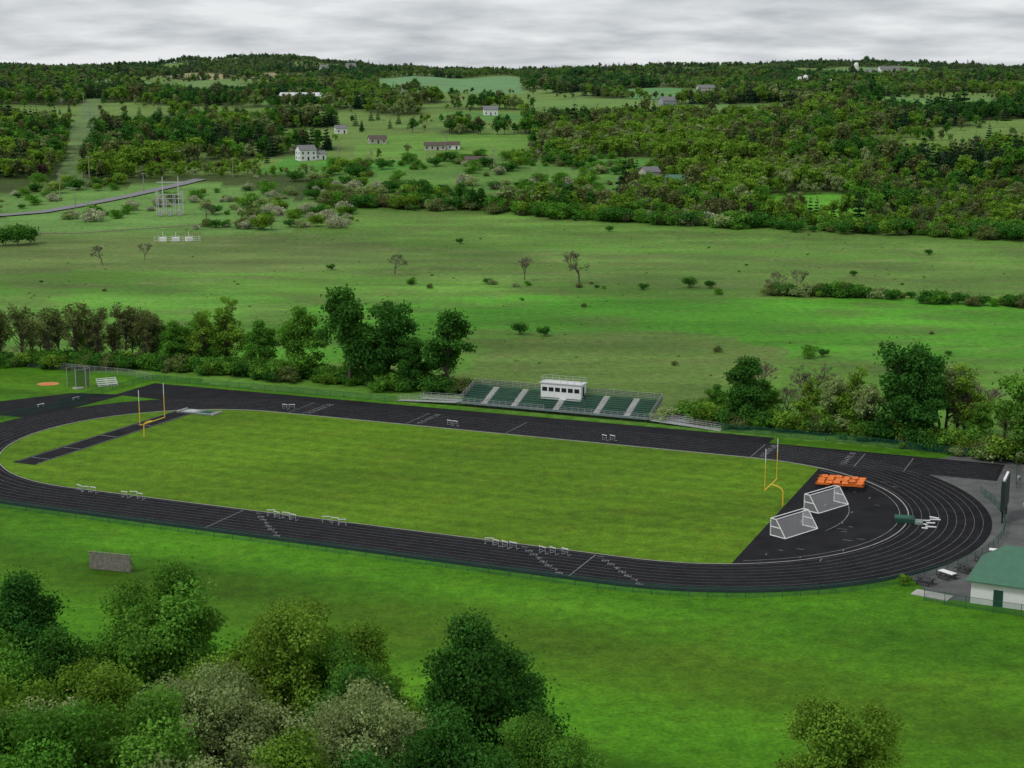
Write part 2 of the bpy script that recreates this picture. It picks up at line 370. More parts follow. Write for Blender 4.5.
def soccer(a,bb,rz):
    x0,y0=W(a,bb);e=empty("soccer_goal",(x0,y0,.06),FR+rz);b=B();w=3.66;r=.075
    L=[((0,-w,0),(0,-w,2.44)),((0,w,0),(0,w,2.44)),((0,-w,2.44),(0,w,2.44)),((0,-w,2.44),(.9,-w,2.44)),((0,w,2.44),(.9,w,2.44)),((.9,-w,2.44),(2.6,-w,.05)),((.9,w,2.44),(2.6,w,.05)),((2.6,-w,.05),(2.6,w,.05)),((0,-w,.05),(2.6,-w,.05)),((0,w,.05),(2.6,w,.05)),((.9,-w,2.44),(.9,w,2.44)),((0,-w,1.3),(1.7,-w,1.3)),((0,w,1.3),(1.7,w,1.3))]
    for p,q_ in L: b.tube(p,q_,r,k=6)
    b.obj("frame",[M_white],parent=e)
    b=B()
    b.poly([(.9,-w,2.4),(.9,w,2.4),(2.55,w,.1),(2.55,-w,.1)])
    for yy in (-w,w): b.poly([(.03,yy,.1),(2.5,yy,.1),(.9,yy,2.38),(.03,yy,2.38)])
    b.obj("net",[M_net],parent=e)
soccer(60.6,-12.5,-.42);soccer(62.0,2.0,-.42)
# ---------------------------------------------------------------- hurdles
def hurdle(b,x,y,rz=0,zb=0,top=1,fr=0):
    c,s=math.cos(rz),math.sin(rz)
    def R(p): return (x+c*p[0]-s*p[1],y+s*p[0]+c*p[1],zb+p[2])
    for yy in (-.52,.52):
        b.tube(R((0,yy,.04)),R((.65,yy,.04)),.035,k=4,mi=fr);b.tube(R((0,yy,.04)),R((0,yy,.92)),.03,k=4,mi=fr)
    b.tube(R((0,-.52,.5)),R((0,.52,.5)),.02,k=4,mi=fr)
    b.box(R((0,0,.95)),(.04,1.2,.12),rz=rz,mi=top)
b=B()
rr=random.Random(3)
for i in range(7):
    for j in range(10):
        if rr.random()<.12: continue
        hurdle(b,-3.2+i*1.0+rr.uniform(-.1,.1),-3.0+j*.62+rr.uniform(-.12,.12),math.pi/2+rr.uniform(-.15,.15),0,1,0)
for i in range(6):
    for j in range(3):
        if rr.random()<.12: continue
        b.box((-3.0+i*1.15+rr.uniform(-.15,.15),-1.7+j*1.8+rr.uniform(-.3,.3),1.04+.02*((i+j)%3)),(.95,1.6,.05),rz=rr.uniform(-.2,.2),mi=1)
x0,y0=W(62.9,14.4);b.obj("hurdle_stack",[M_black,M_orange],(x0,y0,.06),FR+.1)
for a,bb,n in ((-42,-34.8,3),(-33.5,-35,3),(-7.5,-35.6,4),(1.5,-35.2,3),(27,-36,4),(35.5,-36.2,3),(-45,30,2),(-10,29.5,2),(20,29.6,2)):
    b=B()
    for i in range(n): hurdle(b,i*1.35-2+random.uniform(-.2,.2),random.uniform(-.4,.4),math.pi/2+random.uniform(-.5,.5),0,1,0)
    x0,y0=W(a,bb+.3);b.obj("track_hurdle_group",[M_alu,M_white],(x0,y0,.065),FR)
b=B();b.box((0,0,.35),(2.8,2.2,.6),mi=0);b.box((2.0,-.5,.2),(1.1,1.8,.35),mi=1);b.box((-.2,.1,.68),(2.3,1.7,.04),mi=2)
x0,y0=W(75,-1.5);b.obj("folded_landing_mats",[M_dgreen,mat("mat_grey",(.2,.25,.22),.8),M_green],(x0,y0,.06),FR+.15)
b=B()
for i in range(7): b.box((random.uniform(-.8,.8),i*1.0-3,.12),(random.uniform(.8,1.6),.25,.12),rz=random.uniform(-.5,.5))
x0,y0=W(78.2,-1.2);b.obj("white_starting_blocks",[M_white],(x0,y0,.06),FR)
for i,t in enumerate((-13,-18.5,-24.5,-29.8,-35)):
    a=45+45.3*math.cos(math.radians(t));bb=-3+45.3*math.sin(math.radians(t))
    b=B();b.box((0,0,.74),(1.8,.8,.06),mi=1 if i in(0,3) else 0)
    for s in(-1,1):
        b.box((0,s*.72,.44),(1.8,.28,.05),mi=0);b.box((.6*s,0,.36),(.08,1.5,.07),mi=0);b.tube((.6*s,-.6,0),(.6*s,-.2,.72),.05,k=4);b.tube((.6*s,.6,0),(.6*s,.2,.72),.05,k=4)
    x0,y0=W(a,bb);b.obj("picnic_table",[M_black,M_white],(x0,y0,.02),FR+random.uniform(-.6,.6)).scale=(1.25,1.25,1.1)
# scoreboard, edge-on
x0,y0=W(87.9,6.0);e=empty("scoreboard",(x0,y0,0),FR)
b=B()
for yy in(-2.6,2.6): b.box((0,yy,3.0),(.25,.25,6.0))
b.obj("posts",[M_black],parent=e)
b=B();b.box((-.05,0,3.9),(.6,6.0,4.4));b.box((-.05,0,6.25),(.3,5.0,.28),mi=1);b.obj("panel",[mat("scoreboard_panel",(.02,.035,.03),.5),M_white],parent=e)
b=B()
for i in(-2,0,2): b.box((-.38,i,4.7),(.04,1.3,.9))
b.obj("digits_window",[M_dark],parent=e)
x0,y0=W(-15,-65);b=B()
for i in range(8): b.box((0,0,.2+i*.27),(5.9,.12,.25))
for xx in(-2.8,-1.4,0,1.4,2.8): b.box((xx,.16,1.1),(.14,.16,2.25));b.tube((xx,.2,1.8),(xx,1.5,0),.06,k=4)
b.box((0,0,2.36),(6.1,.22,.06));b.obj("wooden_practice_wall",[M_wood],(x0,y0,0),FR+.12)
# ---------------------------------------------------------------- grandstand
x0,y0=W(1.4,0);st=empty("grandstand",(x0+46.3*BX[0],y0+46.3*BX[1],0),FR)
L2=19.4;rows=8;dp=.78;rs=.27;z0=.95
b=B()
for i in range(rows):
    yb=1.5+i*dp;zz=z0+i*rs
    b.box((0,yb+.05,zz-.28),(2*L2,.5,.05));b.box((0,yb+.33,zz-.14),(2*L2,.03,.24))
b.box((0,.6,z0-.35),(2*L2+1,1.4,.06))
b.obj("aluminium_treads",[mat("dark_treads",(.10,.14,.13),.7,.15,1)],parent=st)  # treads in a darker, greenish tone so the green seats stand out
b=B();aisles=[-14.4,-8.2,0.4,8.6,14.6]
edges=[-L2]+[v for a in aisles for v in(a-.7,a+.7)]+[L2]
for i in range(rows):
    yb=1.5+i*dp+.4;zz=z0+i*rs+.16
    for s in range(0,len(edges),2):
        b.box(((edges[s]+edges[s+1])/2,yb,zz),(edges[s+1]-edges[s],.6,.06))
b.obj("green_seats",[M_green],parent=st)
b=B()
for a in aisles:
    for i in range(rows*2): b.box((a,1.3+i*dp/2,z0-.3+i*rs/2+.1),(1.2,.36,.05))
    for i in (1,3,5): b.tube((a,1.5+i*dp,z0+i*rs),(a,1.5+i*dp,z0+i*rs+.9),.03,k=4)
b.obj("aisle_steps",[mat("bright_aluminium",(.62,.62,.62),.4,.1,2,metal=.1)],parent=st)
b=B()
zt=z0+rows*rs;yr=1.5+rows*dp+.2
def rail(b,p,q_,z1,z2,hh,n,mid=2):
    for i in range(n+1):
        t=i/n;X_=p[0]+(q_[0]-p[0])*t;Y_=p[1]+(q_[1]-p[1])*t;ZB=z1+(z2-z1)*t
        b.tube((X_,Y_,ZB),(X_,Y_,ZB+hh),.035,k=4)
    for j in range(1,mid+2):
        b.tube((p[0],p[1],z1+hh*j/(mid+1)),(q_[0],q_[1],z2+hh*j/(mid+1)),.028,k=4)
rail(b,(-L2-.4,0),(-1.5,0),z0-.35,z0-.35,1.1,14);rail(b,(1.5,0),(L2+.4,0),z0-.35,z0-.35,1.1,14)
rail(b,(-L2,yr),(L2,yr),zt-.3,zt-.3,1.2,24,3)
for s in(-1,1): rail(b,(s*L2,1.2),(s*L2,yr),z0,zt-.3,1.15,5,3)
b.obj("railings",[M_alu],parent=st)
b=B();b.poly([(-L2,yr+.05,zt-.3),(L2,yr+.05,zt-.3),(L2,yr+.05,zt+.85),(-L2,yr+.05,zt+.85)])
for s in(-1,1): b.poly([(s*(L2+.04),1.2,z0),(s*(L2+.04),yr,zt-.3),(s*(L2+.04),yr,zt+.8),(s*(L2+.04),1.2,z0+1.1)])
b.obj("guard_mesh",[meshmat("guard_chain",(.05,.06,.06),.45)],parent=st)
b=B()
for i in range(14):
    X_=-L2+i*(2*L2/13)
    b.tube((X_,1.3,0),(X_,1.3,z0-.3),.05,k=4);b.tube((X_,4.3,0),(X_,4.3,z0+4*rs-.5),.05,k=4);b.tube((X_,yr,0),(X_,yr,zt-.3),.06,k=4);b.tube((X_,1.3,.3),(X_,yr,zt-.5),.04,k=4);b.tube((X_,4.3,.1),(X_,yr,zt-.8),.03,k=4)
b.obj("understructure",[M_alu],parent=st)
pz=2.25;py=yr-3.0
pb=B();pb.box((0,py+1.3,pz+.95),(8.2,2.8,3.5));pb.obj("press_box_walls",[M_white],parent=st)
pb=B();pb.box((0,py+1.3,pz+2.77),(8.7,3.2,.12));pb.obj("press_box_roof",[mat("press_box_roofing",(.6,.6,.6),.6)],parent=st)
pb=B()
for i in range(6): pb.box((-3.3+i*1.32,py-.11,pz+1.55),(1.0,.05,.8))
pb.box((4.12,py+1.3,pz+1.3),(.05,.9,1.9));pb.obj("press_box_windows",[M_dark],parent=st)
pb=B();rail(pb,(-4.2,py-.1),(4.2,py-.1),pz+2.83,pz+2.83,.95,6,1);rail(pb,(-4.2,py+2.7),(4.2,py+2.7),pz+2.83,pz+2.83,.95,6,1)
for s in(-1,1): rail(pb,(s*4.2,py-.1),(s*4.2,py+2.7),pz+2.83,pz+2.83,.95,2,1)
pb.obj("press_box_roof_rail",[M_alu],parent=st)
pb=B()
for s in(-1,1): pb.box((s*4.35,py+1.3,pz-.1),(.4,3.0,.12))
for X_ in(-4,-1.5,1.5,4): pb.box((X_,py+2.5,.3),(.16,.16,.6))
pb.obj("press_box_platform",[M_alu],parent=st)
b=B()
def ramp(p,q_,z1,z2,w=1.6):
    p=Vector((*p,z1));q_=Vector((*q_,z2));d=(q_-p);dd=Vector((d.x,d.y,0)).normalized();nrm=Vector((-dd.y,dd.x,0))*w/2
    b.poly([p-nrm,q_-nrm,q_+nrm,p+nrm]);b.poly([p-nrm-Vector((0,0,.12)),q_-nrm-Vector((0,0,.12)),q_-nrm,p-nrm])
    for s in(-1,1):
        rail(b,(p.x+s*nrm.x,p.y+s*nrm.y),(q_.x+s*nrm.x,q_.y+s*nrm.y),z1,z2,1.0,max(3,int(d.length/1.6)),2)
    n=max(2,int(d.length/2.2))
    for i in range(n+1):
        c=p.lerp(q_,i/n);b.tube((c.x,c.y,0),(c.x,c.y,c.z),.05,k=4)
ramp((-L2-.4,.6),(-L2-13,.2),z0-.33,.1);ramp((-L2-.4,2.4),(-L2-9,2.2),z0-.33,.5)
ramp((L2+.4,.6),(L2+14,-.6),z0-.33,.1);ramp((L2+.4,2.4),(L2+8,2),z0-.33,.5)
b.obj("access_ramps",[M_alu],parent=st)
# ---------------------------------------------------------------- buildings
def house(name,x,y,w,d,hh,rh,rz,wall,roof,win=True,chim=False,hip=0.,over=.4):
    z=float(h(x,y))
    e=empty(name,(x,y,z-.05),rz)
    b=B();b.box((0,0,hh/2-.5),(w,d,hh+1.0))
    if hip==0:
        for s in(-1,1): b.poly([(s*w/2,-d/2,hh),(s*w/2,d/2,hh),(s*w/2,0,hh+rh)])
    b.obj("walls",[wall],parent=e)
    b=B();W2=w/2+over;D2=d/2+over;zo=hh-over*rh/(d/2);t=.14
    A1,A2,A3,A4=(-W2,-D2,zo),(W2,-D2,zo),(W2,D2,zo),(-W2,D2,zo);R1,R2=(-W2+hip,0,hh+rh),(W2-hip,0,hh+rh)
    up=lambda p:(p[0],p[1],p[2]+t)
    b.poly([up(A1),up(A2),up(R2),up(R1)]);b.poly([up(A3),up(A4),up(R1),up(R2)])
    if hip: b.poly([up(A2),up(A3),up(R2)]);b.poly([up(A4),up(A1),up(R1)])
    b.poly([A1,A2,up(A2),up(A1)]);b.poly([A3,A4,up(A4),up(A3)])
    if hip:
        b.poly([A2,A3,up(A3),up(A2)]);b.poly([A4,A1,up(A1),up(A4)])
    else:
        b.poly([A2,R2,up(R2),up(A2)]);b.poly([R2,A3,up(A3),up(R2)]);b.poly([A1,R1,up(R1),up(A1)]);b.poly([R1,A4,up(A4),up(R1)])
    b.obj("roof",[roof],parent=e)
    if win:
        b=B();fl=max(1,int(hh//2.7))
        for f in range(fl):
            zc=1.5+f*2.7;n=max(2,int(w//2.8))
            for i in range(n):
                X_=-w/2+(i+.5)*w/n
                for s in(-1,1):
                    if f==0 and i==n//2 and s==-1: b.box((X_,s*(d/2+.02),1.0),(1.0,.06,2.1))
                    else: b.box((X_,s*(d/2+.02),zc),(.95,.06,1.3))
            for i in range(2):
                for s in(-1,1): b.box((s*(w/2+.02),-d/4+i*d/2,zc),(.06,.9,1.3))
        b.obj("windows_and_door",[M_dark],parent=e)
    if chim:
        b=B();b.box((w*.2,.3,hh+rh),(.8,.8,1.8));b.obj("chimney",[M_roofb],parent=e)
    return e
M_wall=mat("white_siding",(.75,.75,.73),.7,.05,1)
M_wallt=mat("tan_siding",(.45,.42,.36),.7,.1,1)
M_wallb=mat("blue_grey_siding",(.3,.33,.36),.7,.1,1)
x0,y0=W(95.5,-29.5)
cs=house("concession_building",x0,y0,14,10,3.2,3.0,FR-.05,M_wall,M_roofg,win=False,hip=3.6,over=.6)
b=B();b.box((-3.8,-5.03,1.05),(1.1,.06,2.1));b.box((.4,-5.03,1.5),(1.6,.06,1.0));b.box((-7.03,0,1.05),(.06,1.2,2.1));b.box((3.6,-5.03,1.05),(1.1,.06,2.1));b.obj("doors_and_hatch",[M_dgreen],parent=cs)
house("white_farmhouse",-120,917,10,8,6,2.6,.5,M_wall,M_roofgr,chim=True)
house("white_farmhouse",-113,921,7,6,3.2,1.8,.5,M_wall,M_roofgr)
house("white_metal_barn",-196,1486,42,14,4.5,3,-.1,M_wall,mat("pale_metal_roof",(.6,.6,.6),.5),win=False)
house("white_house",-17,1247,11,8,4.5,2.6,.1,M_wall,M_roofgr)
house("grey_garage",-47,962,13,7,3.0,1.8,.05,M_wallt,M_roofb)
house("grey_garage",-36,965,8,7,2.8,1.8,.05,M_wall,M_roofb)
house("brown_barn",-20,884,13,7,3,1.6,.0,M_red,M_roofb,win=False)
house("ranch_house",-86,1008,11,7,3.0,2.0,.25,M_wallt,M_roofb)
house("white_house",-117,1079,8,6,3.5,2,.3,M_wall,M_roofgr)
house("garden_shed",12,773,3.6,3,2.2,1,.3,M_wall,M_roofgr,win=False)
house("green_roof_house",83,788,11,7,3.2,2.2,-.4,M_wallb,M_roofg)
house("grey_house",71,812,9,7,4.2,2.4,.5,M_wallt,M_roofgr)
house("white_house",60,770,4.5,3.5,2.5,1.2,.2,M_wall,M_roofgr)
house("hilltop_barn",669,2829,36,16,8,6,.2,M_wall,M_roofgr,win=False)
house("hilltop_farmhouse",700,2850,16,12,8,5,.1,M_wall,M_roofb)
house("hilltop_farmhouse",640,2835,20,12,6,4,-.3,M_wall,M_roofgr)
house("white_house",-324,3200,20,12,8,5,.2,M_wall,M_roofgr)
house("white_house",-380,3220,16,12,7,5,-.2,M_wall,M_roofgr)
house("white_house",-110,1560,12,9,5,3,.2,M_wall,M_roofgr)
house("white_house",200,1640,18,10,5,3,.2,M_wallt,M_roofgr)
house("white_house",-236,700,9,7,4,2.4,.4,M_wall,M_roofgr)
house("white_house",130,1330,12,9,5,3,.4,M_wallb,M_roofgr)
for (x,y,r,hh) in((344,1900,2.6,12),(352,1906,3,14),(612,2830,4,20),(380,1900,2.6,11)):
    b=B();b.tube((0,0,-1),(0,0,hh),r,k=18)
    for i in range(4):
        a1=i/4*math.pi/2;a2=(i+1)/4*math.pi/2
        b.tube((0,0,hh+r*math.sin(a1)),(0,0,hh+r*math.sin(a2)),r*math.cos(a1),max(.01,r*math.cos(a2)),k=18)
    for zz in range(2,int(hh),3): b.tube((0,0,zz),(0,0,zz+.15),r+.05,k=18)
    b.obj("farm_silo",[M_wall],(x,y,float(h(x,y))))
# ---------------------------------------------------------------- road
def road(name,pts,w,m,zo=.25):
    b=B();P=[]
    for i in range(len(pts)-1):
        n=max(1,int(math.dist(pts[i],pts[i+1])/8))
        for kx in range(n): t=kx/n;P.append((pts[i][0]*(1-t)+pts[i+1][0]*t,pts[i][1]*(1-t)+pts[i+1][1]*t))
    P.append(pts[-1])
    E=[]
    for i,p in enumerate(P):
        a=P[max(0,i-1)];c=P[min(len(P)-1,i+1)];d=Vector((c[0]-a[0],c[1]-a[1])).normalized();n=Vector((-d.y,d.x))*w/2
        e=[]
        for s in(-1,1):
            X_=p[0]+s*n.x;Y_=p[1]+s*n.y;e.append((X_,Y_,float(h(X_,Y_))+zo))
        E.append(e)
    for i in range(len(E)-1): b.poly([E[i][1],E[i][0],E[i+1][0],E[i+1][1]])
    return b.obj(name,[m])
rp=[(-420,560),(-300,655),(-217,721),(-190,778),(-173,817),(-166,836)]
road("road",rp,7.5,M_road,.5)
road("dirt_track",[(-260,640),(-180,640),(-110,690),(-80,760),(-20,770),(50,745)],2.5,mat("dirt_track",(.17,.15,.09),.95,.2,.1),.12)
# ---------------------------------------------------------------- poles and substation
def pole(x,y,hh=11,rz=0):
    b=B();b.tube((0,0,-.5),(0,0,hh),.26,.2,k=6,mi=0);b.box((0,0,hh-.6),(2.8,.22,.24),mi=0)
    for xx in(-1.1,-.4,.4,1.1): b.tube((xx,0,hh-.48),(xx,0,hh-.2),.06,k=4,mi=1)
    b.obj("utility_pole",[M_pole,M_white],(x,y,float(h(x,y))),rz)
pts=[(-222,770),(-226,840),(-243,915),(-268,1010),(-296,1110),(-326,1220),(-362,1340),(-402,1470)]
for x,y in pts: pole(x,y,13,.3)
for x,y in((-205,735),(-186,792),(-240,700),(-150,845),(-100,905),(-40,960),(30,985),(-10,870)): pole(x,y,10,.6)
b=B()
for i in range(len(pts)-1):
    for o in(-1.1,0,1.1):
        p,q_=pts[i],pts[i+1];z1=float(h(*p))+12.6;z2=float(h(*q_))+12.6;prev=None
        for s in range(7):
            t=s/6;c=(p[0]*(1-t)+q_[0]*t+o,p[1]*(1-t)+q_[1]*t,z1*(1-t)+z2*t-4*1.6*t*(1-t))
            if prev: b.tube(prev,c,.02,k=3)
            prev=c
b.obj("power_lines",[M_black])
def lattice(b,x,y,w,hh):
    for sx in(-1,1):
        for sy in(-1,1): b.tube((x+sx*w/2,y+sy*w/2,0),(x+sx*w/2,y+sy*w/2,hh),.15,k=4)
    n=int(hh/w)+1
    for i in range(n):
        z1=hh*i/n;z2=hh*(i+1)/n
        for s in(-1,1):
            b.tube((x-w/2,y+s*w/2,z1),(x+w/2,y+s*w/2,z2),.05,k=3);b.tube((x+s*w/2,y-w/2,z2),(x+s*w/2,y+w/2,z1),.05,k=3)
b=B()
for X_ in(-5.5,-2,2,5.5): lattice(b,X_,0,.9,11 if abs(X_)>5 else 9.5)
for zz in(5,7.5,9.35):
    b.box((0,0,zz),(12,.5,.3))
    for X_ in np.arange(-5,5.1,1.4): b.tube((X_,0,zz),(X_,0,zz-1),.09,k=5,mi=0)
for X_ in(-4,0,4):
    b.box((X_,-4,1.1),(1.6,1.6,2.2),mi=1);b.tube((X_-.4,-4,2.2),(X_-.4,-4,3.2),.12,k=5);b.tube((X_+.4,-4,2.2),(X_+.4,-4,3.2),.12,k=5)
for X_ in(-3,4): b.tube((X_,5,0),(X_,5,17),.28,.2,k=6)
b.box((.5,5,14.5),(12,.35,.4))
b.obj("electrical_substation",[mat("galvanised_steel",(.55,.55,.55),.6,.1,1),M_conc],(-155,709,float(h(-155,709))),.2)
b=B()
for i in range(9):
    b.tube((-9+i*2.2,0,0),(-9+i*2.2,0,2.2),.07,k=4)
for zz in(.8,1.5,2.2): b.tube((-9,0,zz),(8.6,0,zz),.06,k=4)
for i in range(3): b.box((-6+i*5,3.5,.9),(2.6,1.8,1.5),rz=.2*i);b.tube((-6+i*5,3.5,1.6),(-6+i*5,3.5,3.8),.1,k=5)
for i in range(7): b.tube((-8+i*2.6,6,0),(-8+i*2.6,6,2.4),.07,k=4)
b.obj("fenced_utility_yard",[M_white],(-130,606,0),.1)
x0,y0=W(-105.8,32.8);b=B();b.poly([(2.3*math.cos(i/24*2*math.pi),1.9*math.sin(i/24*2*math.pi),.03) for i in range(24)]);b.tube((0,0,.0),(0,0,.06),1.1,k=20,mi=1,cap=True);b.obj("shot_put_circle",[M_tan,mat("clay_ring",(.6,.2,.07),.9)],(x0,y0,0))
x0,y0=W(-97.3,31.8);b=B()
vs=[(2.4*math.cos(math.radians(t)),2.4*math.sin(math.radians(t))) for t in(-60,-10,40,90,140,190)]
for i,v in enumerate(vs):
    b.tube((*v,0),(*v,4.2),.06,k=5)
    if i: b.poly([(*vs[i-1],.1),(*v,.1),(*v,4.1),(*vs[i-1],4.1)],1);b.tube((*vs[i-1],4.15),(*v,4.15),.03,k=4)
b.poly([(1.2*math.cos(i/20*6.283),1.2*math.sin(i/20*6.283),.03) for i in range(20)],2)
b.obj("discus_cage",[M_alu,meshmat("cage_net",(.06,.07,.06),.35),M_conc],(x0,y0,0),FR)
x0,y0=W(-93,36);b=B()
for i in range(4):
    b.box((0,i*.62,.35+i*.33),(4.2,.3,.06));b.box((0,i*.62-.3,.1+i*.33),(4.2,.3,.05))
for xx in(-1.9,0,1.9): b.tube((xx,-.3,.05),(xx,2.0,1.35),.05,k=4);b.tube((xx,2.0,0),(xx,2.0,1.4),.05,k=4)
b.obj("small_bleacher",[mat("pale_aluminium",(.7,.7,.7),.4,.05,1)],(x0,y0,0),FR+.9)
for a,bb in((-92,14),(-90,22),(87.5,30),(90,14)):
    x0,y0=W(a,bb);b=B();b.box((0,0,.45),(1.8,.35,.05));b.box((-.7,0,.21),(.08,.3,.42));b.box((.7,0,.21),(.08,.3,.42));b.obj("team_bench",[M_alu],(x0,y0,.03),FR+1.5)
# ---------------------------------------------------------------- trees
def leafarr(cent,nrm,size,rng):
    n=len(cent);r=rng.randn(n,3);t=np.cross(nrm,r);t/=np.linalg.norm(t,axis=1)[:,None]+1e-9;bt=np.cross(nrm,t)
    s=(size*(.6+.8*rng.rand(n)))[:,None]
    v=np.stack([cent-t*s*.5,cent-bt*s*.36,cent+t*s*.5,cent+bt*s*.36],1)
    return v.reshape(-1,3)
def treemesh(name,H,R,cb,nC,nL,ls,mats,seed,shape='round',lobes=5,cr=(.2,.34),trunk=None,ntwig=0):
    rng=np.random.RandomState(seed);b=B();rd=random.Random(seed)
    Rz=(H-cb)/2;zc=cb+Rz;cl=[]
    if shape=='conifer':
        lv=max(8,nC//6)
        for i in range(lv):
            t=i/(lv-1);z=cb+(H-cb)*t;rr=R*(1-t)**.85+.15;kk=max(3,int(7*(1-t)+3))
            for j in range(kk):
                a=2*math.pi*(j+rd.random())/kk;q_=rr*(.55+.3*rd.random());cl.append((q_*math.cos(a),q_*math.sin(a),z-rr*.12,max(.25,rr*.38),.85+.3*rd.random()))
    else:
        lb=[(0,0,0,1.)]
        for i in range(lobes):
            a=2*math.pi*(i+rd.random()*.8)/lobes;e=rd.uniform(-.35,.55);lb.append((.5*math.cos(a),.5*math.sin(a),e,rd.uniform(.45,.68)))
        lb.append((rd.uniform(-.2,.2),rd.uniform(-.2,.2),.55,.5))
        for i in range(nC):
            l=lb[rd.randrange(len(lb))];d=rng.randn(3);d/=np.linalg.norm(d);q_=(rd.random()**.4)*l[3]*rd.uniform(.72,1.08)
            p=np.array([l[0]+d[0]*q_,l[1]+d[1]*q_,l[2]+d[2]*q_]);
            r=rd.uniform(*cr)*R
            if shape=='egg': w=1-.45*max(0,p[2]);p[0]*=w;p[1]*=w
            zz=zc+p[2]*Rz*.92
            if zz<cb*.8: zz=cb*.8+rd.random()
            cl.append((p[0]*R*.92,p[1]*R*.92,min(zz,H-r*.5),r,rd.uniform(.62,1.38)))
    tr=trunk or H*.022;tt=H*(.95 if shape=='conifer' else .72)
    wob=[(rd.uniform(-.03,.03)*H,rd.uniform(-.03,.03)*H) for _ in range(6)];wob[0]=(0,0)
    pts=[Vector((wob[i][0]*i/5,wob[i][1]*i/5,tt*i/5-(.4 if i==0 else 0))) for i in range(6)]
    for i in range(5): b.tube(pts[i],pts[i+1],tr*(1-i*.17),tr*(1-(i+1)*.17),k=7 if nL>3000 else 4)
    nb=min(len(cl),ntwig or (26 if nL>3000 else 7))
    for c in rd.sample(cl,nb):
        t=min(.98,max(.25,(c[2]*.75-.1*H)/tt));ii=t*5;i=min(4,int(ii));p=pts[i].lerp(pts[i+1],ii-i);e=Vector(c[:3]);m=p.lerp(e,.5)+Vector((0,0,-.04*H*rd.random()))
        b.tube(p,m,tr*.38,tr*.22,k=4);b.tube(m,e,tr*.22,tr*.06,k=4)
        if nL>3000:
            for _ in range(3):
                f=m.lerp(e,rd.uniform(.1,.8));d=Vector((rd.gauss(0,1),rd.gauss(0,1),rd.gauss(.4,.6))).normalized()*c[3]*1.1;b.tube(f,f+d,tr*.1,tr*.03,k=3)
    nv0=len(b.v)
    w=np.array([c[3]**2 for c in cl]);w/=w.sum();ci=rng.choice(len(cl),nL,p=w);cla=np.array(cl)
    d=rng.randn(nL,3);d/=np.linalg.norm(d,axis=1)[:,None]
    rad=(.35+.75*rng.rand(nL)**.6)
    loose=(rng.rand(nL)<.28)[:,None]
    off=np.where(loose,rng.randn(nL,3)*.6,d*rad[:,None])*cla[ci,3][:,None];off[:,2]*=.72
    if shape=='conifer': off[:,2]*=.5
    cent=cla[ci,:3]+off
    nr=d*.7+rng.randn(nL,3)*.55+np.array([0,0,.35]);nr/=np.linalg.norm(nr,axis=1)[:,None]
    lv=leafarr(cent,nr,np.full(nL,ls),rng)
    V=np.concatenate([np.array(b.v),lv]);nf0=len(b.f)
    sizes=[len(f) for f in b.f]
    lq=(np.arange(nL*4)+nv0)
    me=bpy.data.meshes.new(name);me.vertices.add(len(V));me.vertices.foreach_set("co",V.astype(np.float32).ravel())
    li=np.concatenate([np.array([i for f in b.f for i in f]),lq]).astype(np.int32)
    me.loops.add(len(li));me.loops.foreach_set("vertex_index",li)
    st_=np.concatenate([np.cumsum([0]+sizes),sum(sizes)+4*np.arange(1,nL)]).astype(np.int32)
    me.polygons.add(len(st_));me.polygons.foreach_set("loop_start",st_)
    me.polygons.foreach_set("material_index",np.concatenate([np.zeros(nf0),np.ones(nL)]).astype(np.int32))
    tint=np.concatenate([np.ones(nv0),np.repeat(cla[ci,4]*(.8+.4*rng.rand(nL)),4)]).astype(np.float32)
    at=me.attributes.new("tint",'FLOAT','POINT');at.data.foreach_set("value",tint)
    for m in mats: me.materials.append(m)
    me.update(calc_edges=True);return me
def baremesh(name,H,seed,depth=6):
    b=B();rd=random.Random(seed)
    def br(p,d,l,r,k_):
        r=max(r,.035);q_=p+d*l;b.tube(p,q_,r,r*.7,k=5 if k_<2 else 3)
        if k_>=depth: return
        for _ in range(3 if k_<4 else 2+(rd.random()<.5)):
            nd=(d+Vector((rd.gauss(0,.55),rd.gauss(0,.55),rd.gauss(.12,.3)))).normalized()
            br(q_,nd,l*rd.uniform(.62,.85),r*.6,k_+1)
    br(Vector((0,0,-.3)),Vector((rd.gauss(0,.05),rd.gauss(0,.05),1)).normalized(),H*.27,H*.028,0)
    return b.mesh(name,[M_twig])
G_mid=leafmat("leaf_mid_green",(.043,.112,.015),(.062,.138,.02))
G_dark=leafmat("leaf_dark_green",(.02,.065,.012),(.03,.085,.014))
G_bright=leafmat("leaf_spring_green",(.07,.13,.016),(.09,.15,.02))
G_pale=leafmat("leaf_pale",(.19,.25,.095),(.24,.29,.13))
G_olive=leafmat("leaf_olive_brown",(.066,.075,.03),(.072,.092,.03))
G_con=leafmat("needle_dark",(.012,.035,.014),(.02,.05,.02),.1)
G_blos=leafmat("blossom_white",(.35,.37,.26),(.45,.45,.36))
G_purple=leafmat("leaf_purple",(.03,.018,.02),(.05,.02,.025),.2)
def place(name,me,x,y,s=1.):
    o=bpy.data.objects.new(name,me);COL.objects.link(o);o.location=(x,y,float(h(x,y))-.05);o.rotation_euler=(0,0,random.uniform(0,6.28));o.scale=(s,s,s);return o
F1=treemesh("maple_mesh",20,7,2,150,60000,.29,[M_bark,G_mid],1,cr=(.10,.27))
F2=treemesh("dark_maple_mesh",19,6.5,2,130,58000,.29,[M_bark,G_dark],2,'egg',cr=(.11,.28))
F3=treemesh("flowering_mesh",17,6.5,2,120,38000,.24,[M_bark,G_pale],3,cr=(.10,.25),ntwig=60)
F4=treemesh("spring_maple_mesh",18,7,2,130,52000,.28,[M_bark,G_bright],4,cr=(.10,.27))
